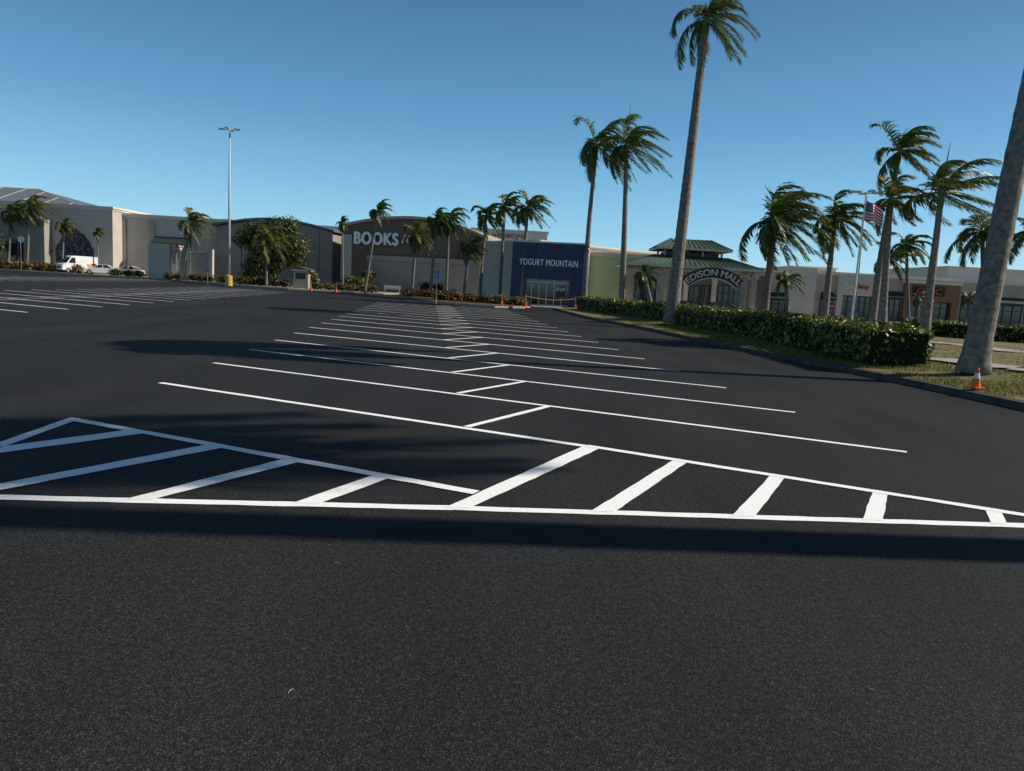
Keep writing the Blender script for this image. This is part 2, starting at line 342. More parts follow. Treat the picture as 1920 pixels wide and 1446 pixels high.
# ------------------------------------------------------------ vegetation
WIND=Vector((.93,.30,0))
def palm(bpx,bpy_,d,zb,cpx,cpy,rb,rt,fl,nf,seed,label,wind=.10,mat='frond',tr='trunk',up=.9,droop=.13,spear=0,group="royal palms around the lot",wdir=None,shaft=1.0,crown=None,lw=.06,bend=0,ns=13,subs=4,azr=None):
    rnd=random.Random(seed)
    fl*=1.12; lw*=1.02
    base=W(bpx,bpy_,d); base.z=zb
    top=crown if crown is not None else W(cpx,cpy,d)
    r=root("palm_tree",label,"palm tree",base,0,group)
    T=top-base; hgt=T.z
    b=MB(); path=[];rad=[]; n=max(8,int(hgt/.22))
    cpt=Vector((T.x*.5-bend,T.y*.5,T.z*.5))
    for i in range(n+1):
        t=i/n; p=cpt*(2*t*(1-t))+T*t*t
        rr=rb+(rt-rb)*t+rb*.45*math.exp(-t*hgt/.45)
        rr*=1+(.03 if i%2 else -.02)+rnd.uniform(-.02,.02)
        path.append(p); rad.append(rr)
    b.tube(path,rad,tr,14); b.build("trunk",r,True)
    b=MB(); td=(path[-1]-path[-3]).normalized()
    if shaft>0:
        b.tube([T-td*.05,T+td*shaft*.35,T+td*shaft*.75,T+td*shaft],[rt*1.02,rt*1.25,rt*.9,rt*.45],'shaft',10)
    c0=T+td*shaft*.8
    wv=(wdir or WIND)
    for i in range(nf):
        az=i*2.399+rnd.uniform(-.35,.35)
        if azr: az=azr[0]+((i*.618)%1-.5)*azr[1]
        e=math.radians(-30+ (i+.5)/nf*104+rnd.uniform(-12,12))*up
        dv=Vector((math.cos(e)*math.cos(az),math.cos(e)*math.sin(az),math.sin(e)))
        against=max(0,-dv.dot(wv))
        L=fl*rnd.uniform(.72,1.18)*(1-.18*against); sg=L/ns; p=c0.copy(); pts=[p.copy()]; ds=[dv.copy()]
        wl=wind*rnd.uniform(.7,1.4)
        for k in range(ns):
            g=droop*.92*(.5+1.1*k/ns)*(1+.9*against)
            dv=(dv+Vector((0,0,-g))+wv*wl*(.6+.8*k/ns)+Vector((rnd.gauss(0,.03),rnd.gauss(0,.03),0))).normalized()
            p=p+dv*sg; pts.append(p.copy()); ds.append(dv.copy())
        b.tube(pts,[.035*fl/3*(1-.85*k/ns) for k in range(ns+1)],'rachis',3,False)
        mk=mat if rnd.random()>.14 else 'frond2'
        i2=b.mi(mk); ph=rnd.uniform(0,9)
        for k in range(1,ns+1):
            for sub in range(subs):
                f=sub/subs; q=pts[k-1].lerp(pts[k],f); dd=ds[k-1].lerp(ds[k],f).normalized()
                t=(k-1+f)/ns
                if t<.08: continue
                side=dd.cross(Vector((0,0,1)))
                if side.length<.15: side=Vector((math.sin(az),-math.cos(az),0))
                side.normalize()
                cl=noise.noise(Vector((t*5+ph,seed,i)))
                ll=fl*.23*(math.sin(math.pi*min(1,t*.83+.14))**.6)*(1+.4*cl)
                for sgn in (-1,1):
                    ld=(side*sgn*.68+dd*.7+Vector((0,0,-.25+rnd.uniform(-.28,.2)))+wv*wind*4.2*rnd.uniform(.5,1.3)).normalized()
                    l=ll*rnd.uniform(.7,1.2); wd=lw*rnd.uniform(.8,1.2)
                    wdv=dd*wd
                    m1=q+ld*l*.55; ld2=(ld+Vector((0,0,-.45))+wv*wind*3).normalized(); m2=m1+ld2*l*.5
                    bb=len(b.v)
                    b.v.extend([tuple(q-wdv*.4),tuple(q+wdv*.4),tuple(m1+wdv*.5),tuple(m1-wdv*.5),tuple(m2)])
                    b.f.append((bb,bb+1,bb+2,bb+3)); b.m.append(i2); b.f.append((bb+3,bb+2,bb+4)); b.m.append(i2)
    if spear: b.tube([c0,c0+Vector((.05,0,spear*.6)),c0+Vector((.12,0,spear))],[.05,.035,.008],'rachis',5)
    b.build("crown",r)
    return r
GL="tall gray-trunked royal palm, fronds blown sideways, in the lawn strip"
palm(1258,605,38.6,.34,1320,70,.33,.17,2.6,21,1,"very tall royal palm with smooth gray trunk behind the hedge",droop=.19,wind=.13,up=1.15,shaft=1.0)
palm(1096,565,62,.2,1117,292,.25,.13,3.6,20,2,"tall slender royal palm with windblown crown",droop=.20,wind=.10,bend=.25,lw=.09,up=1.15)
palm(1166,568,60,.2,1174,292,.27,.15,3.6,22,3,"tall slender royal palm with fronds blown sideways",droop=.15,wind=.20,spear=3.2,bend=-.1,lw=.09,up=1.15)
bb=W(1825,690,17.7); p1=W(1914,300,17.7); bb.z=.34; cr=bb+(p1-bb)*((14.0-bb.z)/(p1.z-bb.z)); cr.x=bb.x+(cr.x-bb.x)*.85
NR=palm(1825,690,17.7,.3,0,0,.28,.17,3.2,28,4,"thick gray palm trunk with flared base beside orange cone",crown=cr,droop=.17,wind=.13,bend=0.1,lw=.12)
def palmxy(x,y,h,seed,fl,rb,rt,wind,droop,wdir=None,up=.9,nf=24,azr=None):
    r=palm(960,540,10,.3,0,0,rb,rt,fl,nf,seed,GL,crown=Vector((W(960,540,10).x+.3,10.0,h)),droop=droop,wind=wind,lw=.12,wdir=wdir,up=up,azr=azr)
    r.location=(x,y,.3)
palmxy(16.2,6.18,17.4,5,4.9,.33,.24,.22,.07,Vector((.84,.42,0)),.7,22,(math.radians(58),math.radians(80)))
palmxy(25.4,28.6,14.6,6,3.4,.27,.16,.13,.18,nf=28)
palm(1432,592,44,.3,1450,442,.24,.17,3.3,36,7,"bushy medium palm with dense windblown crown",wind=.15,up=1.3,droop=.14,lw=.09,tr='trunk2',spear=2)
palm(1545,602,48,.3,1563,434,.24,.13,2.8,26,8,"medium palm with drooping windblown fronds",droop=.17,wind=.12,lw=.08,up=1.05)
palm(1635,606,46,.3,1682,310,.24,.13,2.6,22,9,"tall royal palm with ragged windblown crown",wind=.17,droop=.13,bend=.2,up=1.2,lw=.08)
palm(1655,606,42,.3,1668,402,.24,.14,2.3,21,10,"medium royal palm with yellowing windblown fronds",wind=.17,droop=.14,mat='frond2',up=1.15,lw=.07)
palm(1735,612,40,.3,1762,392,.26,.14,4.0,18,11,"medium royal palm with fronds streaming sideways",wind=.27,droop=.06,spear=2.6,lw=.08)
palm(1850,606,58,.3,1842,455,.25,.14,3.3,23,12,"medium palm with spreading drooping crown",droop=.13,wind=.08,lw=.09)
palm(1705,600,62,.2,1700,478,.18,.12,2.2,20,13,"small palm in front of the shops",droop=.15,wind=.09,lw=.09)
palm(1660,600,60,.2,1664,505,.18,.12,1.9,18,14,"small palm in front of the shops",droop=.15,wind=.09,lw=.08)
palm(1925,604,55,.2,1935,455,.22,.13,2.6,19,15,"medium palm with spreading crown near the shops",droop=.14,wind=.1,lw=.08)
palm(1478,600,64,.2,1474,540,.16,.12,1.7,15,16,"small young palm by the mall entrance",droop=.14,lw=.08)
palm(1225,575,62,.2,1212,532,.2,.15,1.7,14,17,"small bushy palm by the mall entrance",droop=.16,lw=.08)
palm(1276,575,60,.2,1272,478,.13,.1,.9,12,41,"small palm by the mall entrance",droop=.14,lw=.08)
palm(1720,600,66,.2,1722,575,.12,.1,1.3,12,45,"low young palm by the shops",droop=.12,lw=.08)
palm(1810,604,66,.2,1815,578,.14,.1,1.4,12,46,"low young palm by the shops",droop=.12,mat='frond2',lw=.08)
CG="small palms planted around the bookstore"
for i,(bx,by,d,cx,cy,fl,dr,ma,r_) in enumerate([
 (643,545,93,642,426,1.1,.19,'frond',.13),(684,548,88,707,403,1.9,.16,'frond',.15),
 (772,552,84,780,452,2.6,.20,'frond2',.17),(806,555,80,818,425,2.4,.2,'frond',.17),(836,557,80,842,420,2.4,.2,'frond',.16),
 (868,562,74,878,475,2.0,.18,'frond2',.16),(898,565,76,911,413,2.4,.18,'frond',.16),(936,566,74,946,398,2.4,.17,'frond',.17),
 (976,570,71,989,398,2.6,.15,'frond',.19),
 (340,515,104,356,425,3.2,.2,'frond2',.2),(50,492,112,55,395,3.2,.19,'frond2',.2),(116,498,110,120,430,2.0,.18,'frond2',.14),
 (186,490,112,182,442,1.2,.16,'frond',.1),(500,528,90,499,455,3.0,.22,'frond2',.14),(15,495,113,20,405,3.0,.18,'frond',.2)]):
    palm(bx,by,d,.15,cx,cy,r_,r_*.75,fl,22,50+i,"small palm with slim trunk and windblown drooping crown",wind=.03 if i==0 else .12,droop=dr,mat=ma,group=CG,lw=.13,shaft=.6,up=1.15,subs=3)
def leafquad(b,p,n,size,k,rnd,asp=.6):
    t=n.cross(Vector((rnd.uniform(-1,1),rnd.uniform(-1,1),rnd.uniform(-1,1))))
    if t.length<.05: t=Vector((1,0,0))
    t.normalize(); s=n.cross(t).normalized(); a=t*size*.5; c=s*size*.5*asp
    b.face([p-a,p+c,p+a,p-c],k)
def mound(name,label,cat,cx,cy,blobs,n,size,k,seed,group=None,base=.1):
    rnd=random.Random(seed)
    b=MB()
    tot=sum(q[3]*q[5]+q[4]*q[5]+q[3]*q[4] for q in blobs)
    for (dx,dy,dz,rx,ry,rz) in blobs:
        m_=int(n*(rx*rz+ry*rz+rx*ry)/tot)
        for u in range(6):
            for v in range(3):
                def pt(u,v):
                    a=2*math.pi*u/6; e=math.pi*v/3-math.pi/2
                    return Vector((dx+.72*rx*math.cos(a)*math.cos(e),dy+.72*ry*math.sin(a)*math.cos(e),max(0,dz+.72*rz*math.sin(e))))
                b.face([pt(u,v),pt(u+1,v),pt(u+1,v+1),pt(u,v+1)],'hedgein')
        for _ in range(m_):
            v=Vector((rnd.gauss(0,1),rnd.gauss(0,1),rnd.gauss(0,1))).normalized()
            s=rnd.uniform(.7,1.05)*(1+.22*noise.noise(v*2.3+Vector((dx,dy,seed))))
            p=Vector((dx+v.x*rx*s,dy+v.y*ry*s,dz+v.z*rz*s))
            if p.z<.02: continue
            nn=(v+Vector((rnd.uniform(-.7,.7),rnd.uniform(-.7,.7),rnd.uniform(-.4,.8)))).normalized()
            leafquad(b,p,nn,size*rnd.uniform(.6,1.3),k,rnd)
    o=b.build(name,loc=(cx,cy,base)); tag(o,label,cat,group); return o
def shrubrow(px0,py0,px1,py1,d,h,k,seed,label,n=900,size=.22):
    x0=X(px0,d);x1=X(px1,d); Lx=x1-x0; m_=max(2,int(Lx/1.3)); rnd=random.Random(seed); bl=[]
    for i in range(m_):
        bl.append((Lx*(i+.5)/m_+rnd.uniform(-.2,.2),rnd.uniform(-.4,.4),h*.4,Lx/m_*.72,.8,h*rnd.uniform(.5,.68)))
    mound("shrub",label,"shrub",x0,d,bl,n,size,k,seed,"low shrubs along the lot edge",.12)
OR="low orange-tinged croton shrub row in a planting bed"; GRN="clipped low green shrub row beside the lot"
shrubrow(-60,0,80,0,112,1.3,'ograss',1,"tawny ornamental grass clump by the lot",1400,.5)
shrubrow(60,0,156,0,110,1.3,'ograss',2,"tawny ornamental grass clump by the lot",900,.45)
shrubrow(208,0,272,0,108,1.25,'hedge',3,GRN,800)
shrubrow(312,0,424,0,101,1.1,'hedgeo',4,OR,1000)
shrubrow(440,0,546,0,93,1.15,'hedgeo',5,OR,1000)
shrubrow(450,0,520,0,97,2.2,'hedge',6,"rounded green shrub below the broad tree",1000,.3)
shrubrow(562,0,600,0,92,2.4,'hedge',7,"upright rounded green shrub beside the kiosk",900,.28)
shrubrow(586,0,712,0,90,1.0,'hedgeo',8,OR,1300)
shrubrow(756,0,815,0,80,1.0,'hedgeo',9,OR,800)
shrubrow(815,0,872,0,70,1.0,'hedgeo',10,OR,800)
shrubrow(868,0,985,0,68,.9,'hedgeo',11,OR,1300)
shrubrow(640,0,690,0,96,2.0,'hedge',12,"loose green shrub against the bookstore wall",800,.3)
shrubrow(790,0,830,0,88,1.9,'leaf',13,"spiky green shrub in the mulch island",500,.3)
def tree(px,py,d,zc,rx,rz,seed,label,n=5200,th=2.2):
    rnd=random.Random(seed); base=W(px,py,d); base.z=.12
    r=root("broadleaf_tree",label,"tree",base)
    b=MB(); b.tube([(0,0,0),(.1,0,th*.5),(0,.1,th)],[.28,.22,.18],'bark',8)
    bl=[]
    for i in range(22):
        a=rnd.uniform(0,6.28); q=math.sqrt(rnd.random())*.72; zz=rnd.uniform(-.7,.62)
        f=math.sqrt(max(0,1-zz*zz))
        p=Vector((math.cos(a)*q*rx*f,math.sin(a)*q*rx*.8*f,zc+zz*rz)); bl.append(p)
        b.tube([(0,.1,th*.9),tuple(Vector((0,0,th)).lerp(p,.5)+Vector((0,0,-.3))),tuple(p)],[.12,.07,.02],'bark',5)
    b.build("trunk",r,True)
    b=MB()
    for p in bl:
        rr=rx*rnd.uniform(.25,.38)
        for _ in range(n//22):
            v=Vector((rnd.gauss(0,1),rnd.gauss(0,1),rnd.gauss(0,.8))).normalized()*rr*(rnd.random()**.45)
            q=p+v*(1+.4*noise.noise(v*1.5+p))
            leafquad(b,q,(v.normalized()+Vector((rnd.uniform(-.8,.8),rnd.uniform(-.8,.8),rnd.uniform(-.2,.9)))).normalized(),rnd.uniform(.2,.42),'leaf',rnd,.7)
    b.build("crown",r); return r
tree(508,522,98,5.1,5.2,4.2,3,"broad rounded olive green tree beside the gray hall",14000)
tree(-25,495,110,4.2,3.2,2.4,4,"broad dark green tree by the lot edge",3500)
tree(70,492,116,4.0,2.6,2.2,5,"small leafy green tree by the lot edge",2600)
tree(690,545,99,2.0,1.2,1.0,6,"small leafy tree against the bookstore wall",800,.9)
def hedge(pts,wd,h,z,k,seed,label,dens=150,size=.13):
    rnd=random.Random(seed); b=MB(); o=Vector(pts[0]+(0,))
    P=[Vector((p[0],p[1],0))-Vector((o.x,o.y,0)) for p in pts]
    for a,c in zip(P,P[1:]):
        t=(c-a).normalized(); s=Vector((-t.y,t.x,0)); L=(c-a).length
        q=[a-s*wd*.42,c-s*wd*.42,c+s*wd*.42,a+s*wd*.42]; hh=Vector((0,0,h*.86))
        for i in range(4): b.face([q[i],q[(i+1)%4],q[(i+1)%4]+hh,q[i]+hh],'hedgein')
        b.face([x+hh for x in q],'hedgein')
        for kind,area in (('s-',L*h),('s+',L*h),('t',L*wd*1.3),('e',wd*h*2)):
            for _ in range(int(area*dens)):
                u=rnd.random()*L; 
                if kind=='t': p=a+t*u+s*rnd.uniform(-.5,.5)*wd+Vector((0,0,h)); n=Vector((0,0,1))
                elif kind=='e':
                    e=rnd.choice((0,1)); p=(a if e==0 else c)+s*rnd.uniform(-.5,.5)*wd+Vector((0,0,rnd.random()*h)); n=t*(2*e-1)
                else:
                    sg=-1 if kind=='s-' else 1; p=a+t*u+s*sg*wd*.5+Vector((0,0,rnd.random()*h)); n=s*sg
                nz=noise.noise(Vector((p.x*.9+seed,p.y*.9,p.z*1.8)))*.11+noise.noise(Vector((p.x*3,p.y*3,p.z*4+seed)))*.10
                edge=max(0,p.z/h-.85)*.4 if kind!='t' else 0
                p=p+n*(nz+rnd.uniform(-.1,.05)-edge)
                if kind=='t' and rnd.random()<.10: p.z+=rnd.uniform(0,.11)
                p.z=max(.03,p.z)
                nn=(n*.7+Vector((rnd.uniform(-.9,.9),rnd.uniform(-.9,.9),rnd.uniform(-.3,1)))).normalized()
                leafquad(b,p,nn,size*rnd.uniform(.6,1.3),k,rnd,.65)
    ob=b.build("hedge",loc=(o.x,o.y,z)); return tag(ob,label,"hedge")
e1=W(1688,640,19.3); e2=W(1480,620,27.5); e3=W(1296,590,38.5)
hedge([(e1.x,e1.y),(e2.x,e2.y),(e3.x,e3.y)],1.7,.90,.33,'hedge',1,"clipped glossy green hedge running along the lawn strip",190,.13)
f1=W(1272,590,41); f2=W(1180,580,50); f3=W(1098,575,62)
hedge([(f1.x,f1.y),(f2.x,f2.y),(f3.x,f3.y)],1.5,.95,.25,'hedge',2,"clipped green hedge behind the tall palm",90,.17)
g1=W(1700,610,44); g2=W(1830,620,41); g3=W(2100,620,38)
hedge([(g1.x,g1.y),(g2.x,g2.y),(g3.x,g3.y)],1.4,.85,.3,'hedge',3,"clipped dark green hedge across the path",80,.17)
g1=W(1490,600,58); g2=W(1660,610,56)
hedge([(g1.x,g1.y),(g2.x,g2.y)],1.2,.8,.05,'hedge',4,"low green hedge near the shop drive",70,.17)
b=MB(); rnd=random.Random(5)
for _ in range(36000):
    y=rnd.uniform(11,42); x0=kxs(y); o=abs(rnd.gauss(.3,1.6)) if rnd.random()<.65 else rnd.uniform(.2,14)
    if o<.18: continue
    x=x0+o
    if noise.noise(Vector((x*.7,y*.7,3)))<-.12: continue
    z=lawnz(o)-.01; h=rnd.uniform(.03,.10); a=rnd.uniform(0,6.28); dx,dy=math.cos(a)*.016,math.sin(a)*.016
    b.face([(x-dx,y-dy,z),(x+dx,y+dy,z),(x+rnd.uniform(-.04,.04),y+rnd.uniform(-.04,.04),z+h)],'grassb')
o=b.build("grass"); o["kind"]="stuff"; o["label"]="sparse dry grass blades along the kerb"; o["category"]="grass"
# ------------------------------------------------------------ text
def textmesh(s,mat,width,height,depth=.06,bold=.0,arc=None):
    """lettering in the xz plane facing -y; bold = sideways thickening of the strokes"""
    cu=bpy.data.curves.new("t",'FONT'); cu.body=s; cu.extrude=.03; cu.align_x='CENTER'
    if bold>.02: cu.space_character=1.12
    ob=bpy.data.objects.new("t",cu); col.objects.link(ob)
    dg=bpy.context.evaluated_depsgraph_get(); dg.update(); me=bpy.data.meshes.new_from_object(ob.evaluated_get(dg))
    bpy.data.objects.remove(ob)
    V=[v.co.copy() for v in me.vertices]; F_=[tuple(p.vertices) for p in me.polygons]
    vs=[];fs=[]
    offs=[(0,0,1)] if bold==0 else [(0,0,1),(bold,0,.96),(-bold,0,.92),(0,bold*.6,.88),(0,-bold*.6,.84)]
    for dx,dy,ds in offs:
        b0=len(vs); vs+= [Vector((v.x+dx,v.y+dy,v.z*ds)) for v in V]; fs+=[tuple(b0+i for i in f) for f in F_]
    xa=min(v.x for v in vs);xb=max(v.x for v in vs);ya=min(v.y for v in vs);yb=max(v.y for v in vs)
    out=[]
    for v in vs:
        x=((v.x-xa)/(xb-xa)-.5)*width; y=((v.y-ya)/(yb-ya)-.5)*height; z=v.z/.03*depth/2
        if arc:
            a=x/arc; rr=arc+y; x,y=rr*math.sin(a),rr*math.cos(a)-arc
        out.append((x,-z,y))
    m2=bpy.data.meshes.new("lettering"); m2.from_pydata(out,[],fs); m2.materials.append(M[mat]); m2.update()
    return m2
def put(me,name,parent,loc):
    o=bpy.data.objects.new(name,me); col.objects.link(o); o.parent=parent; o.location=loc; return o
# ------------------------------------------------------------ facades
class Fac:
    def __init__(s,px0,d0,px1,d1,z0=.15):
        s.a=Vector((X(px0,d0),d0,0)); s.b=Vector((X(px1,d1),d1,0)); s.t=(s.b-s.a).normalized(); s.n=Vector((-s.t.y,s.t.x,0)); s.L=(s.b-s.a).length; s.z0=z0
        s.rz=math.atan2(s.t.y,s.t.x)
    def root(s,name,label,cat): s.r=root(name,label,cat,(s.a.x,s.a.y,s.z0),s.rz); return s.r
    def loc(s,px,py):
        r=ray(px,py); k=(s.a-CAM).dot(s.n)/r.dot(s.n); p=CAM+r*k
        return (p-s.a).dot(s.t), p.z-s.z0
    def rect(s,x0,y0,x1,y1):
        cx,cy=(x0+x1)/2,(y0+y1)/2
        return s.loc(x0,cy)[0],s.loc(x1,cy)[0],max(0,s.loc(cx,y1)[1]),s.loc(cx,y0)[1]
def boxpart(F,name,x0,x1,y0,y1,z0,z1,k,parent=None):
    b=MB(); b.box(x0,x1,y0,y1,z0,z1,k); return b.build(name,parent or F.r)
def storefront(F,s0,s1,z1,n,door=None,frame='dark'):
    b=MB(); b.box(s0,s1,-.05,-.003,0.03,z1,'glass'); g=b.build("window",F.r)
    b=MB(); st=(s1-s0)/n
    for i in range(n+1): b.box(s0+i*st-.05,s0+i*st+.05,-.13,-.052,0.02,z1,frame)
    for z in (.02,z1*.72,z1-.1):
        for i in range(n): b.box(s0+i*st+.052,s0+(i+1)*st-.052,-.12,-.052,z,z+.1,frame)
    b.build("frame",g)
def awning(F,s0,s1,z,k='awn',dep=1.0,h=.9):
    b=MB(); poly=[(-.003,z),(-dep,z-h*.75),(-dep,z-h),(-.003,z-h)]
    n=len(poly)
    vs=[(s0,y,q) for y,q in poly]; vt=[(s1,y,q) for y,q in poly]
    b.face(vs[::-1],k); b.face(vt,k)
    for i in range(n-1): b.face([vs[i],vt[i],vt[i+1],vs[i+1]],k)
    b.build("awning",F.r)
def cornice(F,s0,s1,z,d,k='cream',h=.55):
    b=MB(); b.box(s0-.12,s1+.12,-.16,d+.1,z,z+h*.5,k); b.box(s0-.28,s1+.28,-.34,d+.2,z+h*.5+.002,z+h,k); b.build("cornice",F.r)
# Building A
F=Fac(-420,116,212,116); F.root("department_store","long beige department store with cream cornice","store")
_,ht=F.loc(150,384); boxpart(F,"wall",0,F.L,0,30,0,ht-.6,'beige'); cornice(F,0,F.L,ht-.6,30)
s0,s1,z0,z1=F.rect(-300,402,98,470); boxpart(F,"entrance_wall",s0,s1,-2,-.004,0,z1,'gray')
s0,s1,z0,z1=F.rect(-40,440,60,490); boxpart(F,"window",s0,s1,-2.06,-2.003,0.02,z1-.6,'glass')
s0,s1,_,z1=F.rect(104,428,176,480)
b=MB(); n=22; pl=[(s0,.1)]; rr=random.Random(3)
for i in range(n+1): pl.append((s0+(s1-s0)*i/n, z1*(.55+.42*math.sin(math.pi*i/n))+rr.uniform(-.3,.3)))
pl.append((s1,.1)); b.prism(pl,-.05,-.003,'mural'); b.build("mural",F.r)
s0,_=F.loc(-200,360); s1,_=F.loc(128,380); _,zr=F.loc(5,341)
b=MB(); y0,y1=4,22; rx0=s0+6; rx1=F.loc(-30,345)[0]
base=ht+.003; R_z=zr+.35
A=[(s0,y0,base),(s1,y0,base),(s1,y1,base),(s0,y1,base)]; R=[(rx0,13,R_z),(rx1,13,R_z)]
b.face([A[0],A[1],R[1],R[0]],'roofm'); b.face([A[1],A[2],R[1]],'roofm'); b.face([A[2],A[3],R[0],R[1]],'roofm'); b.face([A[3],A[0],R[0]],'roofm')
def seam(p,q,k='roofm',w_=.05):
    b.tube([Vector(p)+Vector((0,0,.05)),Vector(q)+Vector((0,0,.05))],w_,k,4)
for i in range(1,40):
    t=i/40; q=Vector(A[0]).lerp(Vector(A[1]),t); 
    qq=Vector(R[0]).lerp(Vector(R[1]),min(1,max(0,(q.x-rx0)/(rx1-rx0))))
    if q.x>rx1: f=(s1-q.x)/(s1-rx1); qq=Vector(A[1]).lerp(Vector(R[1]),f)
    elif q.x<rx0: continue
    seam(q,qq,'grayl' if i%6==0 else 'roofm')
seam(A[1],R[1],'cream',.1); seam(R[0],R[1],'cream',.1)
b.build("skylight_roof",F.r)
# Building B
F=Fac(222,119,640,122); F.root("shop_building","long low beige shop building with stepped cornice","building")
_,ht=F.loc(300,404); boxpart(F,"wall",0,F.L,0,28,0,ht-.5,'beige'); cornice(F,0,F.L,ht-.5,28,h=.5)
for px in (232,285,360,405):
    s,_=F.loc(px,450); boxpart(F,"pilaster",s-.4,s+.4,-.3,-.003,0,ht-.9,'beige2')
s0,s1,z0,z1=F.rect(290,445,356,462); awning(F,s0,s1,z1,'awn',1.4,z1-z0)
s0,s1,z0,z1=F.rect(296,466,350,500); storefront(F,s0,s1,z1-.2,5)
for px in (340,395,560): 
    s,_=F.loc(px,400); boxpart(F,"roof_unit",s,s+1.6,6,8,ht+.003,ht+.5,'grayl')
# Building C
F=Fac(405,108,622,106); F.root("gray_hall","gray hall with shallow arched metal roof","building")
L=F.L; _,z_e=F.loc(620,436); _,z_t=F.loc(530,414)
arc=[(L*i/24, z_e+(z_t-z_e)*math.sin(math.pi*i/24)) for i in range(25)]
b=MB(); b.prism([(0,0)]+arc+[(L,0)],0,18,'gray'); b.build("wall",F.r)
b=MB(); up=[(x*(L+.8)/L-.4,z+.3) for x,z in arc]; dn=[(x*(L+.8)/L-.4,z+.05) for x,z in arc]
for i in range(24):
    b.prism([dn[i],dn[i+1],up[i+1],up[i]],-.7,19,'roofm')
b.build("roof",F.r)
for i in range(1,9): boxpart(F,"panel_joint",L*i/9-.05,L*i/9+.05,-.03,-.003,1.11,z_e-.1,'brown')
boxpart(F,"base_band",0.003,L-.003,-.12,-.003,0,1.1,'beige2')
# Bookstore
F=Fac(640,103,908,99); F.root("bookstore","brown bookstore with arched parapet roof","bookstore"); L=F.L
_,z_e=F.loc(644,428); _,z_t=F.loc(795,412); _,z_e2=F.loc(905,460)
def arcz(x):
    t=x/L; return z_e+(z_t-z_e)*math.sin(math.pi*min(1,t*.98+.01))**.8 if t<.5 else z_e2+.6+(z_t-z_e2-.6)*math.sin(math.pi*min(1,t*.98+.01))**.8
arc=[(L*i/32,arcz(L*i/32)) for i in range(33)]
b=MB(); b.prism([(0,0)]+arc+[(L,0)],0,24,'brown'); b.build("wall",F.r)
b=MB()
for i in range(32):
    (x0,z0),(x1,z1)=arc[i],arc[i+1]
    b.prism([(x0,z0+.003),(x1,z1+.003),(x1,z1+.35),(x0,z0+.35)],-.5,24.5,'beige2')
b.build("roof_trim",F.r)
s0,s1,z0,z1=F.rect(690,485,900,550); b=MB(); b.box(s0,s1,-.25,-.003,0,z1,'gray'); b.box(s0-.1,s1+.1,-.4,-.252,z1-.5,z1+.1,'beige2')
for j in range(9):
    z=.6+j*.5; b.box(s0,s1,-.27,-.253,z,z+.04,'beige2')
b.build("lower_wall",F.r)
s0,s1,z0,z1=F.rect(646,440,660,550); boxpart(F,"pilaster",0.01,s1,-.3,-.003,0,z1,'beige')
s0,s1,z0,z1=F.rect(667,436,750,460)
put(textmesh("BOOKS",'sign',s1-s0,z1-z0,.24,.05),"sign_lettering",F.r,((s0+s1)/2,-.55,(z0+z1)/2))
s0,s1,z0,z1=F.rect(756,441,770,457)
put(textmesh("A",'sign',s1-s0,z1-z0,.24,.03),"sign_lettering",F.r,((s0+s1)/2,-.55,(z0+z1)/2))
# rear department store
F=Fac(880,150,1020,150); F.root("rear_store","pale flat-roofed store rising behind the shops","store")
_,ht=F.loc(960,436); boxpart(F,"wall",0,F.L,0,25,0,ht,'grayl'); cornice(F,0,F.L,ht+.003,25,h=.5,k='grayl')
s0,s1,z0,z1=F.rect(934,438,982,449); put(textmesh("macys",'brown',s1-s0,z1-z0,.15,.0),"sign_lettering",F.r,((s0+s1)/2,-.15,(z0+z1)/2-.1))
s0,_=F.loc(926,442); put(textmesh("*",'brown',1.0,1.0,.15,.0),"sign_star",F.r,(s0,-.15,z1-.7))
# beige link
F=Fac(904,88,1010,80); F.root("link_building","plain beige corner wall between the shops","building")
_,ht=F.loc(930,452); boxpart(F,"wall",0,F.L,0,20,0,ht-.4,'beige'); cornice(F,0,F.L,ht-.4,20,h=.4)
# blue shop
F=Fac(957,71,1094,70); F.root("blue_shop","dark blue tiled shopfront box with glass doors","shop"); L=F.L
_,ht=F.loc(1025,456); b=MB()
d0,d1,dz0,dz1=F.rect(980,524,1066,575)
b.box(0,d0,0,3,0,ht,'bluet'); b.box(d1,L,0,3,0,ht,'bluet'); b.box(d0,d1,0,3,dz1,ht,'bluet'); b.build("wall",F.r)
boxpart(F,"back_wall",0,L,3.003,16,0,ht-.1,'beige')
boxpart(F,"coping",-.06,L+.06,-.08,3.06,ht+.002,ht+.14,'metal')
s0,s1,z0,z1=F.rect(974,487,1084,499); put(textmesh("YOGURT MOUNTAIN",'sign',s1-s0,z1-z0,.1,.025),"sign_lettering",F.r,((s0+s1)/2,-.12,(z0+z1)/2))
g=boxpart(F,"window",d0,d1,.9,.95,0,dz1,'glass')
b=MB(); st=(d1-d0)/6
for i in range(7): b.box(d0+i*st-.04,d0+i*st+.04,.8,.897,0,dz1-.002,'metal')
for z in (0.003,2.15,dz1-.12):
    for i in range(6): b.box(d0+i*st+.042,d0+(i+1)*st-.042,.8,.897,z,z+.1,'metal')
b.build("frame",g)
p_=boxpart(F,"poster",d0+st*4.3,d0+st*5.4,.7,.78,.9,1.9,'darkgreen')
put(textmesh("STOP",'sign',.85,.34,.02,.02),"poster_lettering",F.r,(d0+st*4.85,.68,1.6))
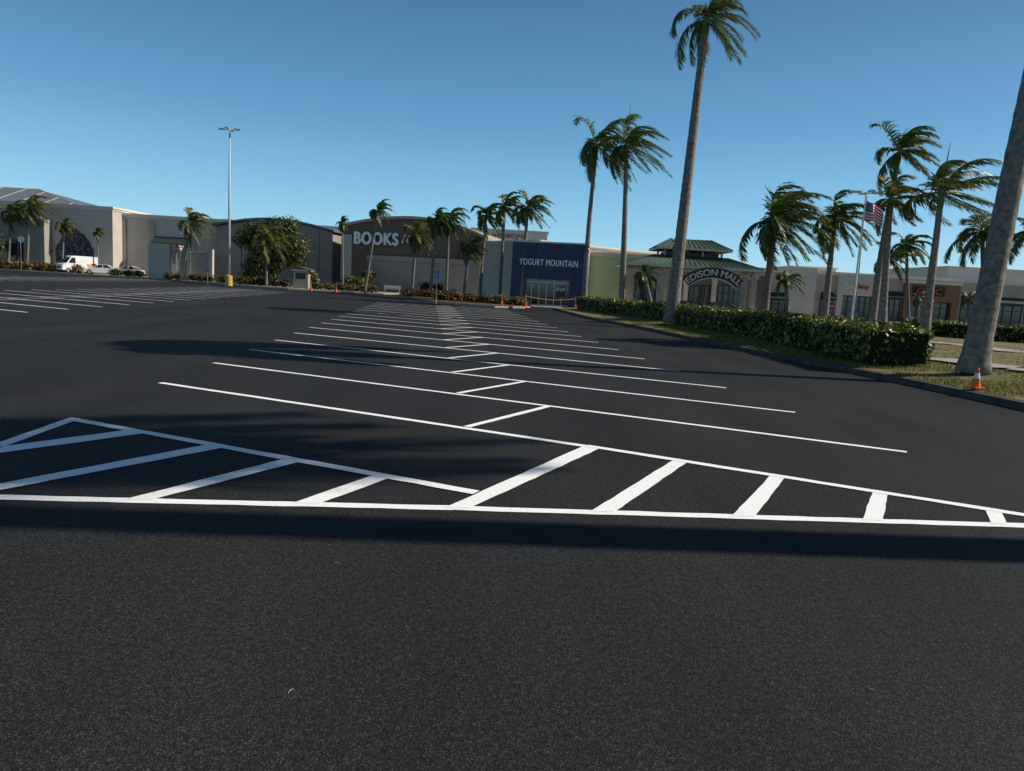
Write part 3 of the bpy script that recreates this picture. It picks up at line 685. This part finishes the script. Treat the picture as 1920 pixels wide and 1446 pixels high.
# green wall
F=Fac(1097,77,1250,77); F.root("green_shop","pale lime green rendered shop wall","shop")
_,ht=F.loc(1140,474); boxpart(F,"wall",0,F.L,0,14,0,ht-.4,'green'); cornice(F,0,F.L,ht-.4,14,h=.4)
s0,_=F.loc(1176,500); boxpart(F,"end_panel",s0,F.L-.01,-.1,-.003,0,ht-.6,'beige')
s0,s1,z0,z1=F.rect(1190,520,1240,560)
b=MB(); b.box(s0,s1,-.16,-.104,.03,z1,'glass'); g=b.build("window",F.r); b=MB()
for i in range(5): q=s0+(s1-s0)*i/4; b.box(q-.05,q+.05,-.2,-.162,.03,z1,'dark')
b.build("frame",g)
# entrance pavilion
DP=71
cx=(X(1175,DP-4)+X(1425,DP-4))/2; PV=root("entrance_pavilion","mall entrance pavilion with two-tier green metal roof","pavilion",(cx,DP,.15))
zl=W(1300,499,DP-4).z-.15; zlr=W(1300,481,DP-2).z-.15; zc=W(1297,466,DP-2.6).z-.15; za=W(1297,450,DP).z-.15
hw=(X(1425,DP-4)-X(1175,DP-4))/2
def hip(b,hx,hy,z0,hx2,hy2,z1,k,th=.22):
    A=[Vector(p) for p in ((-hx,-hy,z0),(hx,-hy,z0),(hx,hy,z0),(-hx,hy,z0))]; B=[Vector(p) for p in ((-hx2,-hy2,z1),(hx2,-hy2,z1),(hx2,hy2,z1),(-hx2,hy2,z1))]
    for i in range(4): b.face([A[i],A[(i+1)%4],B[(i+1)%4],B[i]],k)
    b.face(B,k); D=Vector((0,0,-th))
    for i in range(4): b.face([A[i]+D,A[(i+1)%4]+D,A[(i+1)%4],A[i]],'cream')
    b.face([a+D for a in A][::-1],'beige2')
    for i in range(4):
        n=int((A[(i+1)%4]-A[i]).length/.45)
        for j in range(n+1):
            p=A[i].lerp(A[(i+1)%4],j/n); q=B[i].lerp(B[(i+1)%4],j/n); b.tube([p+Vector((0,0,.03)),q+Vector((0,0,.03))],.03,k,4,False)
b=MB(); hip(b,hw,4.2,zl,hw*.55,1.9,zlr,'roofg'); b.build("lower_roof",PV)
hw2=(X(1366,DP-2.6)-X(1228,DP-2.6))/2; ux=X(1297,DP-2.6)-cx
b=MB(); hip(b,hw2,2.6,zc,hw2*.55,.4,za,'roofg',.15); o=b.build("upper_roof",PV,loc=(ux,0,0))
for sx in (-1,-.33,.33,1):
    for sy in (-1.7,1.7): boxpart(PV,"clerestory_post",ux+sx*2.6-.09,ux+sx*2.6+.09,sy-.09,sy+.09,zlr-.3,zc-.152,'cream',PV)
boxpart(PV,"clerestory",ux-2.4,ux+2.4,-1.5,1.5,zlr-.2,zc-.3,'brown',PV)
for px in (1236,1262,1392,1410):
    for yy in (-2.6,2.6):
        x=X(px,DP+yy)-cx; b=MB(); b.box(x-.24,x+.24,yy-.24,yy+.24,.9,zl-.23,'beige'); b.box(x-.38,x+.38,yy-.38,yy+.38,0,.9,'beige2'); b.box(x-.34,x+.34,yy-.34,yy+.34,zl-.7,zl-.45,'cream'); b.build("column",PV)
DS=DP-4.6
sx=X(1333,DS)-cx; ww=(X(1390,DS)-X(1276,DS)); zt=W(1333,501,DS).z-.15; Rr=ww*.75
b=MB(); n=20
def pp(a,r): return (sx+r*math.sin(a), zt-Rr+r*math.cos(a))
for i in range(n):
    a0=-math.asin(.5/.75)+i*2*math.asin(.5/.75)/n; a1=a0+2*math.asin(.5/.75)/n
    b.prism([pp(a0,Rr-.9),pp(a1,Rr-.9),pp(a1,Rr),pp(a0,Rr)],-4.7,-4.5,'darkgreen')
    b.prism([pp(a0,Rr-1.0),pp(a1,Rr-1.0),pp(a1,Rr-.903),pp(a0,Rr-.903)],-4.78,-4.5,'cream')
b.build("sign_board",PV)
put(textmesh("EDISON MALL",'creamsign',ww*.96,.55,.08,.015,arc=Rr-.45),"sign_lettering",PV,(sx+.05,-4.76,zt-.45))
for dx in (-ww*.5,ww*.5): boxpart(PV,"sign_post",sx+dx-.2,sx+dx+.2,-4.8,-4.4,0,zt-1.6,'beige2',PV)
# mall entrance behind
F=Fac(1240,82,1440,82); F.root("mall_entrance","recessed tan mall entrance wall with glass doors","building")
_,ht=F.loc(1340,512); boxpart(F,"wall",0,F.L,0,15,0,ht,'brown')
for a,c in ((1290,1330),(1345,1385)):
    s0,s1,z0,z1=F.rect(a,535,c,580); storefront(F,s0,s1,z1,4)
for px in (1284,1337,1392):
    s,_=F.loc(px,550); boxpart(F,"pilaster",s-.25,s+.25,-.35,-.003,0,ht-.4,'beige')
# right mall
F=Fac(1420,92,2150,92); F.root("strip_shops","long beige row of shops with flat parapet","shops"); L=F.L
_,ht=F.loc(1600,512); boxpart(F,"wall",0,L,0,30,0,ht-.4,'beige2'); cornice(F,0,L,ht-.4,30,h=.4)
s0,s1,z0,z1=F.rect(1480,500,1530,515); boxpart(F,"entrance_bay",s0,s1,-.5,-.003,0,ht+.3,'beige')
for a,c in ((1432,1472),(1536,1560)):
    s0,s1,_,z1=F.rect(a,562,c,598); storefront(F,s0,s1,z1,3); awning(F,s0,s1,z1+.9)
s0,s1,z0,z1=F.rect(1566,519,1645,598); b=MB(); b.box(s0,s1,-.5,-.003,2.9,z1+.2,'beige'); b.box(s0,s0+.7,-.5,-.003,0,2.9,'beige'); b.box(s1-.7,s1,-.5,-.003,0,2.9,'beige'); b.build("shop_bay",F.r)
storefront(F,s0+.75,s1-.75,2.85,5)
s0,s1,z0,z1=F.rect(1576,532,1602,542); put(textmesh("Game",'creamsign',s1-s0,z1-z0,.12,.01),"sign_lettering",F.r,((s0+s1)/2,-.6,(z0+z1)/2))
s0,s1,z0,z1=F.rect(1603,533,1625,545); put(textmesh("Stop",'red',s1-s0,z1-z0,.12,.01),"sign_lettering",F.r,((s0+s1)/2,-.6,(z0+z1)/2))
s0,s1,z0,z1=F.rect(1690,533,1792,600); b=MB(); b.box(s0,s1,-.6,-.003,2.7,z1,'terra'); b.box(s0,s0+.8,-.6,-.003,0,2.7,'terra'); b.box(s1-.8,s1,-.6,-.003,0,2.7,'terra'); b.box(s0-.2,s1+.2,-.75,-.003,z1+.002,z1+.35,'cream'); b.build("shop_bay",F.r)
storefront(F,s0+.85,s1-.85,2.65,5)
s0,s1,z0,z1=F.rect(1706,538,1766,555); boxpart(F,"sign_board",s0,s1,-.72,-.603,z0,z1,'black')
put(textmesh("GNC",'red',(s1-s0)*.8,(z1-z0)*.75,.1,.03),"sign_lettering",F.r,((s0+s1)/2,-.8,(z0+z1)/2))
for a,c in ((1655,1685),(1800,1850),(1862,1915),(1930,1990)):
    s0,s1,_,z1=F.rect(a,565,c,600); storefront(F,s0,s1,2.8,3); awning(F,s0,s1,3.7)
F=Fac(1768,125,2200,125); F.root("roof_block","pale gray upper block rising behind the shops","building")
_,ht=F.loc(1800,500); boxpart(F,"wall",0,F.L,0,20,0,ht-.4,'grayl'); cornice(F,0,F.L,ht-.4,20,h=.4,k='grayl')
F=Fac(1480,120,1560,120); F.root("roof_block","low beige upper block behind the shops","building")
_,ht=F.loc(1520,500); boxpart(F,"wall",0,F.L,0,10,0,ht-.3,'beige'); cornice(F,0,F.L,ht-.3,10,h=.3)
# service enclosure
F=Fac(278,104,398,103); F.root("service_enclosure","beige walled service enclosure with slatted gates","enclosure")
_,ht=F.loc(300,460); 
s1,_=F.loc(318,490); s2,_=F.loc(356,490); L=F.L
b=MB(); b.box(0,s1,0,4,0,ht,'beige'); b.box(-.1,s1+.1,-.1,4.1,ht+.002,ht+.2,'cream'); b.build("wall",F.r)
for q in (s2-.5,L-.5): boxpart(F,"gate_pier",q,q+.5,0,.5,0,ht-.2,'beige')
for xa,xb in ((s1+.1,s2-.55),(s2+.05,L-.55)):
    b=MB(); x=xa
    while x<xb-.1: b.box(x,x+.14,.1,.16,.1,ht-.5,'beige2'); x+=.2
    b.box(xa,xb,.162,.2,.5,.65,'beige2'); b.box(xa,xb,.162,.2,ht-.9,ht-.75,'beige2'); b.build("gate",F.r)
# ------------------------------------------------------------ street furniture
def lightpole(bpx,bpy_,d,tpx,tpy,label,sleeve=True,z0=0):
    base=W(bpx,bpy_,d); base.z=z0; h=W(tpx,tpy,d).z-z0
    r=root("street_lamp",label,"light pole",base,0,"tall parking lot light poles")
    b=MB(); b.tube([(0,0,.8),(0,0,h*.5),(0,0,h)],[.16,.13,.09],'pole',10); b.build("pole",r,True)
    b=MB(); b.tube([(0,0,0),(0,0,1.15),(0,0,1.2)],[.42,.40,.32],'yellow' if sleeve else 'conc',14); b.build("base",r)
    for sx in (-1,1):
        b=MB(); b.tube([(0,0,h-.15),(sx*.5,0,h-.02)],.04,'metal',6)
        b.box(min(sx*.5,sx*1.25),max(sx*.5,sx*1.25),-.22,.22,h-.07,h+.07,'metal'); b.box(min(sx*.6,sx*1.15),max(sx*.6,sx*1.15),-.17,.17,h-.1,h-.072,'lamp'); b.build("lamp_head",r)
    for sy in (-1,1):
        b=MB(); b.tube([(0,0,h-.15),(0,sy*.5,h-.02)],.04,'metal',6); b.box(-.2,.2,min(sy*.5,sy*1.1),max(sy*.5,sy*1.1),h-.07,h+.07,'metal'); b.build("lamp_head",r)
lightpole(429,532,88,436,243,"tall slim pole light on yellow concrete base")
lightpole(1597,605,62,1611,360,"tall slim pole light near the shops",False,.05)
FD=38.5
h=W(1626,366,FD).z-.3
r=root("flagpole","white flagpole flying a national flag","flagpole",(W(1624,366,FD).x,FD,.3))
b=MB(); b.tube([(0,0,0),(0,0,h)],[.06,.035],'white',8); b.tube([(0,0,h),(0,0,h+.08)],[.06,.02],'yellow',8); b.build("pole",r)
b=MB(); nx,nz=26,13; fwid,fh=1.25,.80
def fp(i,j):
    u=i/nx; v=j/nz; return (.04+fwid*u*.66, .12*math.sin(u*9+v*2), h-.2-fh*(1-v)*1.1-u*.42-.07*math.sin(u*7))
for i in range(nx):
    for j in range(nz):
        k='navy' if (i<nx*.4 and j>=6) else ('flagred' if j%2==0 else 'white')
        b.face([fp(i,j),fp(i+1,j),fp(i+1,j+1),fp(i,j+1)],k)
for r_ in range(9):
    for c_ in range(6 if r_%2==0 else 5):
        i=(.5+c_*1.7+(.85 if r_%2 else 0)); j=6.4+r_*.75; p=Vector(fp(i,j))+Vector((0,-.012,0)); s_=.02
        b.face([p+Vector((-s_,0,0)),p+Vector((0,0,-s_)),p+Vector((s_,0,0)),p+Vector((0,0,s_))],'white')
b.build("flag",r)
def cone(px,py,d,z):
    p=W(px,py,d); r=root("traffic_cone","small orange traffic cone with white band on lawn","traffic cone",(p.x,p.y,z),.3)
    r.scale=(.9,.9,.9)
    def rr(z): return .105-.08*(z/.45)
    b=MB(); b.tube([(0,0,.03),(0,0,.15)],[rr(.03),rr(.15)],'orange',20,False); b.tube([(0,0,.15),(0,0,.37)],[rr(.15),rr(.37)],'orange',20,False); b.tube([(0,0,.37),(0,0,.45),(0,0,.455)],[rr(.37),rr(.45),.012],'orange',20); b.build("body",r,True)
    b=MB(); b.tube([(0,0,.22),(0,0,.34)],[rr(.22)+.002,rr(.34)+.002],'white',20,False); b.build("reflective_band",r,True)
    b=MB(); b.box(-.14,.14,-.14,.14,0,.03,'orange'); b.build("base",r)
cone(1829,728,15.2,.2)
dl=[(237,519,108),(299,523,104),(583,546,83),(630,549,82),(685,553,80),(940,575,66),(985,577,64),(1078,577,66),(865,570,70)]
tops=[]
for px,py,d in dl:
    p=W(px,py,d); r=root("channelizer_post","slim post with orange sleeve and square base","traffic post",(p.x,p.y,0.0),0,"temporary posts with tape along the lot")
    b=MB(); b.tube([(0,0,.45),(0,0,1.15)],.025,'metal',8); b.tube([(0,0,1.15),(0,0,1.2)],.04,'orange',8); b.build("post",r)
    b=MB(); b.tube([(0,0,.06),(0,0,.45)],[.15,.11],'orange',10); b.box(-.22,.22,-.22,.22,0,.06,'black'); b.build("base",r)
    tops.append(Vector((p.x,p.y,1.0)))
def tape(a,c):
    b=MB(); n=10; pv=None
    for i in range(n+1):
        p=a.lerp(c,i/n)-a; p.z-=.2*math.sin(math.pi*i/n)
        if pv is not None: b.face([pv,p,p+Vector((0,0,.04)),pv+Vector((0,0,.04))],'yellow')
        pv=p
    o=b.build("caution_tape",loc=a); tag(o,"yellow caution tape strung between traffic posts","caution tape","caution tape runs")
for i,j in ((2,3),(3,4),(5,6),(6,7),(8,5)): tape(tops[i],tops[j])
def stop(px,py,d,spy,z0,size=.38,back=False):
    p=W(px,py,d); zc_=W(px,spy,d).z-z0
    r=root("stop_sign","red octagonal stop sign on thin metal post" if not back else "octagonal stop sign seen from its gray back","stop sign",(p.x,p.y,z0),math.pi if back else 0,"stop signs")
    b=MB(); b.tube([(0,0,0),(0,0,zc_+.3)],.03,'metal',6); b.build("post",r)
    def octg(s_): return [(s_*math.cos(math.pi/8+i*math.pi/4),zc_+s_*math.sin(math.pi/8+i*math.pi/4)) for i in range(8)]
    b=MB(); b.prism(octg(size),-.052,-.035,'white'); b.prism(octg(size*.92),-.058,-.0521,'red'); b.prism(octg(size),-.0345,-.031,'metal'); b.build("sign_plate",r)
    put(textmesh("STOP",'sign',size*1.3,size*.5,.004,.02),"sign_lettering",r,(0,-.062,zc_))
stop(331,520,103,466,.15,.5); stop(1556,600,60,574,.05,.38); stop(40,505,108,449,0,.5,True)
for px,py,d,tpy in ((817,572,62,508),(818,560,75,515),(389,538,88,502)):
    p=W(px,py,d); zt_=W(px,tpy,d).z
    r=root("parking_sign","blue accessible parking sign on yellow-sleeved post","parking sign",(p.x,p.y,0),0,"blue parking signs")
    b=MB(); b.tube([(0,0,0),(0,0,1.1)],.06,'yellow',10); b.tube([(0,0,1.1),(0,0,zt_)],.03,'metal',6); b.build("post",r)
    b=MB(); b.box(-.17,.17,-.05,-.035,zt_-.5,zt_,'bluesign'); b.build("sign_plate",r)
    b=MB(); b.tube([(-.02,-.06,zt_-.12),(-.02,-.052,zt_-.12)],.03,'white',8); b.box(-.04,-.01,-.058,-.052,zt_-.3,zt_-.15,'white'); b.box(-.008,.08,-.058,-.052,zt_-.28,zt_-.25,'white'); b.box(.06,.08,-.058,-.052,zt_-.38,zt_-.282,'white'); b.box(-.1,-.08,-.058,-.052,zt_-.4,zt_-.25,'white'); b.box(-.078,.03,-.058,-.052,zt_-.42,zt_-.4,'white'); b.build("sign_symbol",r)
p=W(566,535,91); r=root("kiosk","small tan kiosk booth with dark overhanging canopy","kiosk",(p.x,p.y,.15))
b=MB(); b.box(-.9,.9,-.6,.6,0,2.0,'beige2'); b.box(-.6,.6,-.62,-.602,1.1,1.8,'dark'); b.build("body",r)
b=MB(); b.prism([(-1.3,2.0),(1.3,2.0),(1.3,2.25),(0,2.55),(-1.3,2.25)],-.9,.9,'brown'); b.box(-1.1,.9,-.93,-.903,2.05,2.2,'cream'); b.build("canopy",r)
p=W(735,545,96); r=root("bench","pale slatted bench outside the bookstore","bench",(p.x,p.y,.15))
b=MB(); 
for i in range(4): b.box(-1.1,1.1,-.25+i*.13,-.14+i*.13,.42,.46,'cream')
b.build("seat",r); b=MB()
for i in range(3): b.box(-1.1,1.1,.28,.31,.55+i*.13,.65+i*.13,'cream')
b.build("backrest",r)
for x in (-.9,.9):
    b=MB(); b.box(x-.04,x+.04,-.22,.27,0,.418,'metal'); b.box(x-.04,x+.04,.32,.36,0,.95,'metal'); b.build("leg",r)
# vehicles
def wheels(r,xs_,hwid,rad):
    for x in xs_:
        for s_ in (-1,1):
            b=MB(); y=s_*hwid
            b.tube([(x,y-.11,rad),(x,y+.11,rad)],rad,'tyre',18); w_=b.build("wheel",r)
            b=MB(); b.tube([(x,y+s_*.112,rad),(x,y+s_*.125,rad)],rad*.6,'metal',12); b.build("rim",w_)
def carr(px,py,d,rz,paint,label,z0=0):
    p=W(px,py,d); r=root("parked_car",label,"car",(p.x,p.y,z0),rz,"parked cars")
    low=[(-2.25,.3),(-2.28,.6),(-2.2,.88),(-1.55,.96),(-.9,.98),(1.0,.95),(1.9,.8),(2.2,.66),(2.27,.45),(2.2,.28)]
    b=MB(); n=len(low)
    secs=[(-.90,.94,.0),(-.86,.985,.0),(-.7,1,.02),(.7,1,.02),(.86,.985,0),(.9,.94,0)]
    rings=[[(x*sc_,y,z+(dz if z>.8 else 0)) for x,z in low] for y,sc_,dz in secs]
    for a,c in zip(rings,rings[1:]):
        for i in range(n): b.face([a[i],a[(i+1)%n],c[(i+1)%n],c[i]],paint)
    b.face(rings[0],paint); b.face(rings[-1][::-1],paint)
    b.box(-.85,.25,-.60,.60,1.40,1.44,paint)
    for x0,x1 in ((-1.6,-.85),(.95,.25)):
        for s_ in (-1,1): b.tube([(x0,s_*.78,.97),(x1,s_*.6,1.41)],.035,paint,5)
    for s_ in (-1,1): b.tube([(-.3,s_*.78,.97),(-.28,s_*.6,1.41)],.03,paint,5)
    b.build("body",r)
    b=MB(); lo=[(-1.6,-.76,.96),(.95,-.76,.96),(.95,.76,.96),(-1.6,.76,.96)]; hi=[(-.85,-.59,1.398),(.25,-.59,1.398),(.25,.59,1.398),(-.85,.59,1.398)]
    for i in range(4): b.face([lo[i],lo[(i+1)%4],hi[(i+1)%4],hi[i]],'glass')
    b.build("window",r)
    wheels(r,(-1.4,1.38),.82,.33)
    for s_ in (-1,1):
        b=MB(); b.box(2.12,2.29,s_*.68-.17,s_*.68+.17,.58,.70,'lamp'); b.build("headlight",r)
        b=MB(); b.box(-2.30,-2.15,s_*.68-.17,s_*.68+.17,.68,.82,'red'); b.build("taillight",r)
carr(190,505,109,math.radians(200),'white',"white sedan parked beside the delivery van",0.15)
carr(240,500,114,math.radians(185),'white',"white sedan parked behind clipped shrubs",.15)
carr(1300,592,57,math.radians(5),'black',"black sedan parked behind the hedge",.0)
carr(1355,594,60,math.radians(8),'black',"dark sedan parked near the mall entrance",.0)
p=W(146,502,111); r=root("delivery_van","white high-roofed delivery van with colourful side graphics","van",(p.x,p.y,.15),math.radians(235))
b=MB(); prof=[(-2.5,.4),(-2.52,2.3),(-2.4,2.5),(.9,2.5),(1.35,2.35),(1.95,1.45),(2.5,1.2),(2.6,.9),(2.6,.4)]
n=len(prof); secs=[(-.98,.985),(-.9,1),(.9,1),(.98,.985)]; rings=[[(x*s_,y*(1 if z<1.5 else .93),z) for x,z in prof] for y,s_ in secs]
for a,c in zip(rings,rings[1:]):
    for i in range(n): b.face([a[i],a[(i+1)%n],c[(i+1)%n],c[i]],'white')
b.face(rings[0],'white'); b.face(rings[-1][::-1],'white'); b.build("body",r)
b=MB(); b.face([(1.47,-.82,2.29),(2.0,-.86,1.53),(2.0,.86,1.53),(1.47,.82,2.29)],'glass')
for s_ in (-1,1): b.face([(.75,s_*.99,1.45),(1.75,s_*.99,1.45),(1.25,s_*.945,2.2),(.75,s_*.945,2.2)],'glass')
b.build("window",r)
for s_ in (-1,1):
    b=MB(); b.face([(-2.2,s_*.99,.9),(-1.7,s_*.99,.9),(-1.4,s_*.99,1.45),(-2.2,s_*.99,1.5)],'red'); b.face([(-1.6,s_*.992,.9),(-1.1,s_*.992,.9),(-.8,s_*.992,1.35),(-1.2,s_*.992,1.4)],'yellow'); b.build("side_graphic",r)
wheels(r,(-1.6,1.75),.88,.36)
b=MB(); b.box(2.58,2.64,-.5,.5,.65,.9,'dark'); b.build("grille",r)
for s_ in (-1,1):
    b=MB(); b.box(2.5,2.63,s_*.72-.14,s_*.72+.14,.85,1.08,'lamp'); b.build("headlight",r)
for i,(px,py) in enumerate(((633,1057),(545,1297),(1630,1293))):
    p=G(px,py); b=MB(); b.tube([(-.02,0,.003),(0,.003,.006),(.018,-.003,.004)],[.001,.002,.001],'beige2',5)
    o=b.build("fallen_twig",loc=(p.x,p.y,0.0)); o.rotation_euler=(0,0,i*1.3); tag(o,"tiny dry twig lying on the asphalt","twig","twigs on the asphalt")
